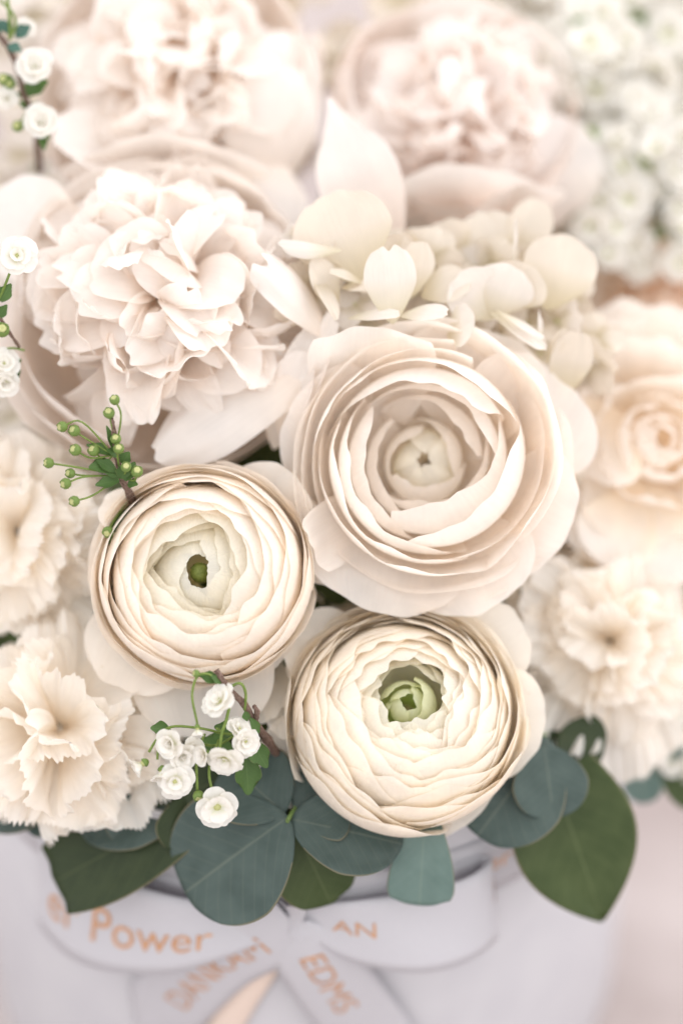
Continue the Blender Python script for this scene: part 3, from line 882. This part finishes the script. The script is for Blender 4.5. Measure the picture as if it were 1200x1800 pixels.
for (p, f, R, c) in [((388, 1233, 40), (-.5, .5, .7), 30, 6), ((396, 1332, 30), (-.2, -.6, .7), 32, 0), ((362, 1326, 26), (-.7, -.1, .7), 22, 22), ((430, 1302, 16), (.4, -.2, .8), 28, 0),
                     ((302, 1306, 20), (-.4, -.1, .8), 26, 22), ((320, 1328, 10), (.2, -.2, .9), 24, 14), ((336, 1316, 6), (.5, 0, .8), 20, 6), ((252, 1342, 16), (-.8, -.5, .2), 22, 26),
                     ((285, 1356, 16), (-.1, -.9, .3), 20, 30), ((308, 1372, 16), (.1, -.2, 1), 32, -4), ((382, 1417, 8), (.1, -.3, 1), 36, -8), ((420, 1283, 10), (.4, .6, .7), 22, 0)]:
    blossom(s1, rs, p, f, R, closed=c, rings=(5, 5) if R > 34 else (5, 5, 4))
f_ = blossom(s1, rs, (347, 1280, 40), (.1, -1, .1), 15, closed=40, rings=(5,))
bud(s1, (349, 1399, 8), (.1, -.7, .6), 10.5)
bud(s1, (345, 1184, 50), (-.8, .2, .4), 7)
for (b_, t, hw) in [((385, 1198, 34), (352, 1184, 44), 12), ((392, 1200, 34), (372, 1188, 46), 9), ((300, 1285, -10), (266, 1278, 4), 15), ((420, 1290, -40), (380, 1275, -20), 18), ((440, 1300, -50), (470, 1350, -40), 20),
                    ((410, 1320, -60), (350, 1300, -50), 24), ((430, 1320, -60), (440, 1400, -60), 26), ((432, 1250, 10), (434, 1268, 14), 8), ((440, 1262, 5), (458, 1290, 0), 9), ((405, 1290, -20), (410, 1275, 10), 10)]:
    sprig_leaf(s1, rs, b_, t, hw, (rs.uniform(-.3, .3), .4, 1))

# green buds
s2 = thing('bud_sprig', 'sprig of tiny green buds standing between the ruffled peony and the ivory ranunculus', 'sprig', cam(228, 880, -150), None, 0, SG)
stalk(s2, [(250, 930, -260), (228, 868, -80), (213, 835, -25), (204, 790, 0), (200, 755, 15), (197, 735, 22)], 8, 'bark', 'twig', .25, 3, rs)
hub = (214, 836, -15)
for (p, midp) in [((202, 703, 30), (213, 730, 26)), ((192, 726, 24), (196, 745, 20)), ((110, 750, 20), (145, 742, 18)), ((131, 757, 16), (150, 770, 10)), ((133, 791, 22), (160, 805, 10)), ((86, 814, 26), (140, 822, 12)),
                  ((124, 832, 10), (150, 836, 4)), ((116, 850, 22), (150, 838, 10)), ((131, 881, 24), (165, 870, 6)), ((241, 829, 14), (236, 845, 0)), ((222, 821, 18), (220, 832, 6)), ((209, 789, 26), (207, 805, 14)),
                  ((204, 772, 18), (206, 790, 10)), ((165, 792, 8), (185, 810, 0)), ((190, 935, -60), (200, 915, -80))]:
    if p[1] > 900:
        st = (225, 880, -100)
    elif p[1] < 775 and p[0] > 150:
        st = (205, 785, 4)
    elif p[1] < 800 and p[0] < 170:
        st = (200, 800, 0)
    else:
        st = hub
    stalk(s2, [st, midp, p], 1.8)
    d = np.array(p, float) - np.array(midp, float)
    bud(s2, p, (d[0], -d[1], max(10, d[2]) + 18), rs.uniform(9, 11.5))
for (b_, t, hw) in [((205, 800, 0), (190, 748, 16), 9), ((200, 800, 0), (154, 778, 14), 11), ((200, 818, -5), (158, 818, 16), 17), ((205, 830, 0), (172, 806, 14), 12), ((210, 845, 0), (168, 850, 14), 12), ((214, 840, -5), (184, 828, 14), 8),
                    ((216, 842, 0), (218, 815, 14), 14), ((220, 845, -5), (236, 812, 4), 14), ((225, 850, -10), (240, 850, 8), 10), ((212, 800, -5), (190, 790, 14), 12), ((215, 815, -8), (226, 795, 4), 13), ((228, 890, -110), (188, 950, -70), 12)]:
    sprig_leaf(s2, rs, b_, t, hw, (rs.uniform(-.4, .4), .4, 1))

# beside the ruffled peony, at its outer petals
s3 = thing('flowering_sprig', 'sprig with one round white blossom and dark oval leaves against the ruffled peony', 'sprig', cam(-20, 640, -260), None, 0, SG)
stalk(s3, [(-60, 720, -300), (-30, 610, -150), (-5, 560, -80), (10, 575, -70), (34, 610, -110)], 5, 'bark', 'twig', .2, 3, rs)
stalk(s3, [(-15, 570, -90), (0, 525, -60), (14, 490, -40), (24, 462, -36)], 2.6)
stalk(s3, [(-20, 620, -120), (20, 612, -110), (44, 616, -110)], 2)
stalk(s3, [(-30, 680, -150), (0, 660, -120), (12, 655, -110)], 2)
blossom(s3, rs, (30, 450, -28), (.1, .1, 1), 35)
blossom(s3, rs, (8, 640, -110), (.2, .3, 1), 26, closed=10)
blossom(s3, rs, (10, 672, -110), (.2, -.3, 1), 26, closed=10)
bud(s3, (4, 580, -60), (.2, .3, 1), 14)
for (b_, t, hw) in [((2, 530, -60), (18, 500, -40), 14), ((-4, 560, -70), (12, 536, -55), 11), ((0, 520, -60), (-18, 500, -50), 13), ((10, 650, -130), (36, 632, -110), 12), ((10, 690, -130), (34, 650, -110), 12)]:
    sprig_leaf(s3, rs, b_, t, hw, (.1, .2, 1))

# over the wide peony
s4 = thing('flowering_sprig', 'sprig on a reddish brown twig with teal leaves over the wide scalloped peony', 'sprig', cam(56, 240, -330), None, 0, SG)
stalk(s4, [(70, 300, -420), (60, 205, -270), (44, 168, -250), (28, 110, -235), (10, 75, -230), (-10, 55, -230)], 7, 'bark', 'twig', .2, 5, rs)
stalk(s4, [(20, 66, -220), (28, 44, -212), (22, 22, -210), (0, 0, -210)], 2.6)
stalk(s4, [(18, 70, -220), (18, 40, -212), (14, 0, -210), (10, -20, -210)], 3.4)
stalk(s4, [(52, 190, -255), (40, 210, -240), (32, 222, -235)], 2)
stalk(s4, [(58, 200, -255), (70, 230, -240), (78, 240, -235)], 2)
stalk(s4, [(36, 140, -240), (48, 130, -232), (56, 124, -230)], 2)
stalk(s4, [(56, 200, -255), (66, 205, -240), (72, 212, -232)], 2)
blossom(s4, rs, (62, 118, -222), (.1, .1, 1), 30, closed=10)
blossom(s4, rs, (74, 216, -225), (.0, .1, 1), 31, closed=6)
blossom(s4, rs, (14, 175, -240), (-.2, .2, 1), 26, closed=10)
blossom(s4, rs, (44, 52, -236), (.4, .2, 1), 18, closed=10)
bud(s4, (32, 222, -228), (-.3, .2, 1), 11)
bud(s4, (8, 140, -228), (-.3, .2, 1), 12)
bud(s4, (18, 148, -228), (-.3, .2, 1), 10)
for (b_, t, hw, m_) in [((28, 66, -225), (52, 44, -212), 14, 'sprig_blue_leaf'), ((22, 62, -225), (4, 34, -212), 12, 'sprig_blue_leaf'), ((14, 80, -225), (38, 88, -212), 12, 'sprig_blue_leaf'), ((0, 60, -230), (-10, 30, -212), 12, 'sprig_blue_leaf'),
                        ((48, 165, -245), (82, 140, -228), 18, 'sprig_leaf'), ((52, 170, -245), (60, 138, -230), 14, 'sprig_leaf'), ((62, 225, -250), (88, 242, -234), 12, 'sprig_leaf'), ((74, 235, -250), (78, 262, -234), 9, 'sprig_leaf'),
                        ((52, 185, -250), (76, 188, -240), 9, 'sprig_leaf'), ((44, 170, -250), (0, 160, -240), 8, 'sprig_leaf'), ((30, 150, -245), (4, 130, -235), 9, 'sprig_leaf'), ((50, 190, -255), (36, 178, -240), 9, 'sprig_leaf')]:
    sprig_leaf(s4, rs, b_, t, hw, (.1, .3, 1), m_)

# soft sprays behind
def spray(label, root, pts, n, area_, depth, R, seed, leaves=8):
    r = random.Random(seed)
    o = thing('flowering_sprig', label, 'sprig', cam(*root), None, 0, SG)
    stalk(o, [root] + pts, 6, 'stalk', 'twig', 0, 3)
    x0, y0, x1, y1 = area_
    for i in range(n):
        p = (r.uniform(x0, x1), r.uniform(y0, y1), depth + r.uniform(-50, 40))
        q = min(pts, key=lambda k: abs(k[0] - p[0]) + abs(k[1] - p[1]))
        stalk(o, [q, ((p[0] + q[0]) / 2, (p[1] + q[1]) / 2 - 8, (p[2] + q[2]) / 2), (p[0], p[1], p[2] - 10)], 2)
        if r.random() < .84:
            blossom(o, r, p, (r.gauss(0, .4), r.gauss(.1, .4), 1), R * r.uniform(.8, 1.2), closed=r.uniform(0, 14), rings=(5, 4))
        else:
            bud(o, p, (r.gauss(0, .4), r.gauss(.1, .4), 1), R * r.uniform(.4, .6))
    for i in range(leaves):
        q = r.choice(pts)
        sprig_leaf(o, r, q, (q[0] + r.uniform(-45, 45), q[1] + r.uniform(-45, 45), q[2] + 20), 12, (0, .3, 1))
    return o
spray('soft white spray crowded with small blossoms rising behind the pink rounded peony', (1010, 480, -900), [(1010, 330, -760), (1040, 220, -740), (1080, 100, -740), (1120, 20, -740)], 60, (940, 20, 1170, 340), -700, 46, 51, 4)
spray('white spray with yellow green buds beside the peach tinted rose', (1120, 520, -850), [(1110, 420, -720), (1140, 320, -700), (1190, 300, -690), (1160, 380, -690), (1080, 380, -700)], 52, (1030, 240, 1220, 470), -640, 40, 52, 12)
spray('white spray in the back with thin green twigs against the wall', (1150, 200, -1000), [(1150, 120, -860), (1170, 60, -850), (1195, 10, -850)], 34, (1090, -20, 1230, 250), -830, 46, 53, 5)
spray('small green and white spray poking out above the pink rounded peony', (920, 140, -950), [(925, 60, -860), (930, 10, -850), (900, 0, -850)], 14, (870, -30, 980, 70), -820, 34, 54, 10)
spray('white blossom spray beside the soft round carnation and pale eucalyptus', (1150, 1330, -640), [(1170, 1290, -560), (1190, 1260, -550), (1180, 1340, -550)], 12, (1130, 1210, 1240, 1380), -520, 34, 55, 8)

# ---------------------------------------------------------------- eucalyptus
def eucalyptus(label, stem_pts, leaves, seed):
    r = random.Random(seed)
    o = thing('eucalyptus_branch', label, 'branch', cam(*stem_pts[0]), None, 0, 'eucalyptus under the flowers')
    stalk(o, stem_pts, 5, 'stem', 'stem', 0, 3.5)
    for (b_, t, hw, face, mat, kw) in leaves:
        k_ = dict(bend=12, cupd=.12, b=.32, c=.5, d=.6, tr=.16, ruf=.012, lobes=.008, nu=25, nv=19)
        k_.update(kw)
        if k_['tr'] >= .15 and k_['d'] < .7:      # the round blades
            k_.update(disc=True, b=.75, c=.52)
        lf = wpetal(o, 'leaf', r, mat, b_, t, hw, face, **k_)
        md = lf.modifiers.new('thickness', 'SOLIDIFY')
        md.thickness, md.offset = .0004, 0
    return o
eucalyptus('eucalyptus branch with a pair of round grey leaves below the two smaller ranunculus', [(560, 1330, -300), (530, 1400, -160), (508, 1437, -100), (505, 1445, -98)], [
    ((507, 1436, -100), (318, 1570, -124), 126, (-.05, .3, 1), 'euc_grey', dict(tr=.22, c=.55)),
    ((512, 1440, -105), (708, 1480, -100), 84, (.1, .4, 1), 'euc_grey', dict(tr=.2)),
    ((515, 1450, -120), (585, 1592, -158), 80, (.1, .2, 1), 'euc_green', dict(tr=.1, d=.35)),
    ((500, 1430, -110), (400, 1340, -130), 84, (0, .4, 1), 'euc_grey', dict(tr=.2)),
    ((520, 1430, -120), (600, 1390, -130), 84, (0, .4, 1), 'euc_grey', dict(tr=.2)),
], 61)
eucalyptus('eucalyptus branch with a dark green blunt leaf below the fringed carnation', [(330, 1330, -300), (330, 1390, -190), (335, 1415, -165)], [
    ((350, 1415, -160), (86, 1550, -215), 92, (0, .3, 1), 'euc_dark', dict(tr=.02, d=.25, c=.6, b=.6)),
    ((340, 1400, -170), (130, 1440, -205), 78, (0, .3, 1), 'euc_grey', dict(tr=.2)),
    ((250, 1390, -180), (240, 1492, -190), 64, (.2, .3, 1), 'euc_grey', dict(tr=.2)),
    ((200, 1380, -220), (30, 1440, -250), 60, (0, .4, 1), 'euc_grey', dict(tr=.2)),
    ((120, 1380, -240), (-40, 1430, -280), 62, (0, .4, 1), 'euc_grey', dict(tr=.2)),
    ((320, 1400, -160), (430, 1350, -150), 78, (.2, .3, 1), 'euc_dark', dict(tr=.2)),
    ((330, 1400, -160), (330, 1500, -150), 60, (.2, .3, 1), 'euc_dark', dict(tr=.2)),
], 62)
eucalyptus('eucalyptus branch with one small pale blue green leaf under the layered cream ranunculus', [(740, 1330, -300), (735, 1400, -160), (742, 1440, -120)], [
    ((747, 1425, -120), (737, 1596, -145), 62, (0, .3, 1), 'euc_blue', dict(tr=.08, c=.85, d=.1, b=.35)),
    ((700, 1400, -150), (640, 1480, -140), 60, (0, .3, 1), 'euc_grey', dict(tr=.08)),
], 63)
eucalyptus('eucalyptus branch with a broad olive green pointed leaf and grey leaves below the soft carnation', [(960, 1230, -400), (955, 1290, -280), (950, 1330, -240)], [
    ((965, 1355, -250), (1064, 1620, -270), 122, (.1, .25, 1), 'euc_green', dict(tr=-.02, d=.98, c=.42, b=.7)),
    ((965, 1300, -220), (840, 1468, -150), 104, (.1, .3, 1), 'euc_grey', dict(tr=.15, b=.6)),
    ((955, 1310, -190), (975, 1440, -170), 74, (.2, .3, 1), 'euc_grey', dict(tr=.2)),
    ((980, 1290, -280), (1060, 1330, -280), 64, (.1, .4, 1), 'euc_dark', dict(tr=.2)),
    ((940, 1290, -280), (1010, 1390, -290), 64, (.1, .4, 1), 'euc_dark', dict(tr=.2)),
    ((880, 1330, -200), (900, 1420, -190), 70, (.1, .4, 1), 'euc_grey', dict(tr=.2)),
], 64)
eucalyptus('eucalyptus tip with pale leaves beside the box under the soft carnation', [(1120, 1250, -560), (1140, 1320, -500), (1150, 1350, -490)], [
    ((1130, 1340, -490), (1128, 1412, -470), 40, (0, .3, 1), 'euc_blue', {}),
    ((1160, 1330, -500), (1190, 1290, -480), 34, (0, .3, 1), 'euc_blue', {}),
    ((1160, 1340, -500), (1215, 1420, -480), 26, (0, .3, 1), 'euc_green', {}),
    ((1150, 1300, -500), (1160, 1260, -490), 24, (0, .3, 1), 'euc_green', {}),
], 65)

# ---------------------------------------------------------------- ribbon bow
bow = thing('ribbon_bow', 'white satin ribbon bow printed in copper letters tied round the box', 'ribbon', BOX_C + np.array([0, -BOX_R, BOX_H - 203 * S]))
def on_box(x, h, out):
    """x along the front of the box, h above the level of the knot, out from its wall (all px) -> world"""
    a = x / 690.0
    rr = BOX_R * 1.004 + out * S
    return np.array([BOX_C[0] + rr * math.sin(a), BOX_C[1] - rr * math.cos(a), BOX_H - 203 * S + h * S])

def smooth(pts, n):
    p = np.asarray(pts, float)
    t = np.linspace(0, len(p) - 1, n)
    q = np.vstack([2 * p[0] - p[1], p, 2 * p[-1] - p[-2]])
    out = []
    for x in t:
        i = min(int(x), len(p) - 2); f = x - i
        p0, p1, p2, p3 = q[i:i + 4]
        out.append(.5 * ((2 * p1) + (-p0 + p2) * f + (2 * p0 - 5 * p1 + 4 * p2 - p3) * f * f + (-p0 + 3 * p1 - 3 * p2 + p3) * f ** 3))
    return np.array(out)

class Strip:
    """ribbon through stations (x, out, top h, bottom h, top x shift)"""
    def __init__(self, st, n=60, nv=9, wave=0.0, seed=1, lean=.55):
        r = random.Random(seed)
        q = smooth(st, n)
        v = np.linspace(0, 1, nv)
        P = np.zeros((nv, n, 3))
        ph = r.uniform(0, 6)
        for i in range(n):
            x, o_, ht, hb, sx = q[i]
            for j in range(nv):
                P[j, i] = on_box(x + sx * v[j], hb + (ht - hb) * v[j], o_ * (1 - lean * v[j]) + wave * math.sin(i * .25 + v[j] * 4 + ph) * 1.0)
        self.P = P
        d = np.linalg.norm(np.diff(P[nv // 2], axis=0), axis=1)
        self.s = np.concatenate([[0], np.cumsum(d)])
    def at(self, s, v, off):
        n = self.P.shape[1]
        fi = float(np.interp(s, self.s, np.arange(n)))
        fj = min(max(v, 0), 1) * (self.P.shape[0] - 1)
        def get(a, b):
            a = min(max(a, 0), n - 1.001); b = min(max(b, 0), self.P.shape[0] - 1.001)
            i, j = int(a), int(b); u, w = a - i, b - j
            Q = self.P
            return (Q[j, i] * (1 - u) + Q[j, i + 1] * u) * (1 - w) + (Q[j + 1, i] * (1 - u) + Q[j + 1, i + 1] * u) * w
        p = get(fi, fj)
        nn = np.cross(get(fi + .5, fj) - get(fi - .5, fj), get(fi, fj + .5) - get(fi, fj - .5))
        nn /= np.linalg.norm(nn) + 1e-12
        if nn.dot(AW) < 0:
            nn = -nn
        return p + nn * off

def lettering(owner, root, strip, text, s0, v0, size, flip=False, squash=1.0):
    cu = bpy.data.curves.new('lettering', 'FONT')
    cu.body = text
    cu.size = 1
    tmp = bpy.data.objects.new('tmp', cu)
    COL.objects.link(tmp)
    bpy.context.view_layer.update()
    me = bpy.data.meshes.new_from_object(tmp.evaluated_get(bpy.context.evaluated_depsgraph_get()))
    bpy.data.objects.remove(tmp)
    vs = [v.co.copy() for v in me.vertices]
    hgt = strip_h = np.linalg.norm(strip.P[-1, 0] - strip.P[0, 0]) if False else 1
    for v, c in zip(me.vertices, vs):
        s = s0 * S + (-1 if flip else 1) * c.x * size * squash * S
        vv = v0 + (-1 if flip else 1) * c.y * size / 190.0
        v.co = Vector(to_local(root, strip.at(s, vv, 2.2 * S)[None])[0])
    me.materials.append(M['foil'])
    return link('lettering', me, None, owner)

def ribbon_part(name, strip, mat='ribbon'):
    o = link(name, grid(to_local(bow, strip.P)), mat, bow)
    md = o.modifiers.new('thickness', 'SOLIDIFY'); md.thickness, md.offset = .0003, 0
    return o

band = Strip([(x, 3, 95, -95 + 40, 0) for x in np.linspace(-950, 950, 15)], 90, 5)
b_o = ribbon_part('band', band)
lettering(b_o, bow, band, 'Flower Power', 240, .40, 70)
lettering(b_o, bow, band, 'Flower Power', 1190, .40, 70)
# loops: outer face from the tip to the knot, then its back face
tipL = Strip([(-495, 16, 50, -160, 0), (-508, 40, 50, -165, 0), (-490, 66, 50, -170, 0), (-370, 90, 52, -165, 0), (-220, 84, 44, -120, 0), (-110, 60, 36, -62, 0), (-10, 26, 26, -18, 0)], 70, 9, 2, 2)
lo = ribbon_part('loop', tipL)
lettering(lo, bow, tipL, 'er Power', 76, .27, 100, squash=.95)
backL = Strip([(-10, 16, 30, -20, 0), (-120, 10, 50, -60, 0), (-280, 8, 60, -108, 0), (-470, 8, 54, -155, 0), (-496, 16, 50, -160, 0)], 40, 7, 1, 3)
ribbon_part('loop_back', backL)
tipR = Strip([(10, 26, 30, -20, 0), (90, 60, 50, -75, 0), (200, 88, 56, -104, 0), (300, 90, 58, -112, 0), (356, 66, 58, -114, 0), (370, 40, 58, -122, 0), (356, 12, 58, -150, 0)], 70, 9, 2, 4)
ro = ribbon_part('loop', tipR)
lettering(ro, bow, tipR, 'AN', 60, .45, 60)
lettering(ro, bow, tipR, 'I', 395, .42, 92)
backR = Strip([(10, 12, 30, -24, 0), (120, 8, 50, -110, 0), (260, 6, 56, -165, 0), (357, 12, 58, -152, 0)], 40, 7, 1, 5)
bo = ribbon_part('loop_back', backR)
lettering(bo, bow, backR, 'DANKA', 150, .08, 60)

class Tail(Strip):
    def __init__(self, c, half, n=50, nv=9):
        """centre line stations (x, h, out); half width px"""
        q = smooth(c, n)
        t = np.gradient(q[:, :2], axis=0); t /= np.linalg.norm(t, axis=1)[:, None]
        v = np.linspace(-1, 1, nv)
        hw = np.interp(np.linspace(0, 1, n), [0, .18, 1], [half * .3, half, half])
        P = np.zeros((nv, n, 3))
        for i in range(n):
            for j in range(nv):
                P[j, i] = on_box(q[i, 0] - t[i, 1] * v[j] * hw[i], q[i, 1] + t[i, 0] * v[j] * hw[i], q[i, 2] + 10 * math.cos(v[j] * 1.4))
        self.P = P
        d = np.linalg.norm(np.diff(P[nv // 2], axis=0), axis=1)
        self.s = np.concatenate([[0], np.cumsum(d)])
tl = Tail([(-300, -400, 10), (-235, -260, 20), (-150, -120, 30), (-70, -45, 34), (0, 0, 26)], 80)
t_o = ribbon_part('tail', tl)
lettering(t_o, bow, tl, 'DANKAM', 150, .30, 82, squash=.86)
tr_ = Tail([(0, 0, 24), (30, -80, 34), (75, -190, 30), (130, -320, 20), (170, -420, 10)], 76)
t2 = ribbon_part('tail', tr_)
lettering(t2, bow, tr_, 'EDMS', 75, .34, 82, squash=.9)
ti = Tail([(-10, -10, 6), (-60, -130, 10), (-120, -270, 8), (-160, -400, 6)], 34)
ribbon_part('tail', ti, 'ribbon_peach')
kn = np.zeros((13, 15, 3))
for i_ in range(13):
    for j_ in range(15):
        a_, t_ = (j_ / 14 - .5) * math.pi, i_ / 12 * 2 - 1
        pinch = 1 - .28 * (1 - t_ * t_)
        kn[i_, j_] = on_box(26 * math.sin(a_) * pinch + 3 * math.sin(t_ * 5), 18 + t_ * 42, 20 + 26 * math.cos(a_) * pinch + 2.5 * math.sin(a_ * 9))
link('knot', grid(to_local(bow, kn)), 'ribbon', bow)

for o in bpy.data.objects:
    if '_inv' in o:
        del o['_inv']
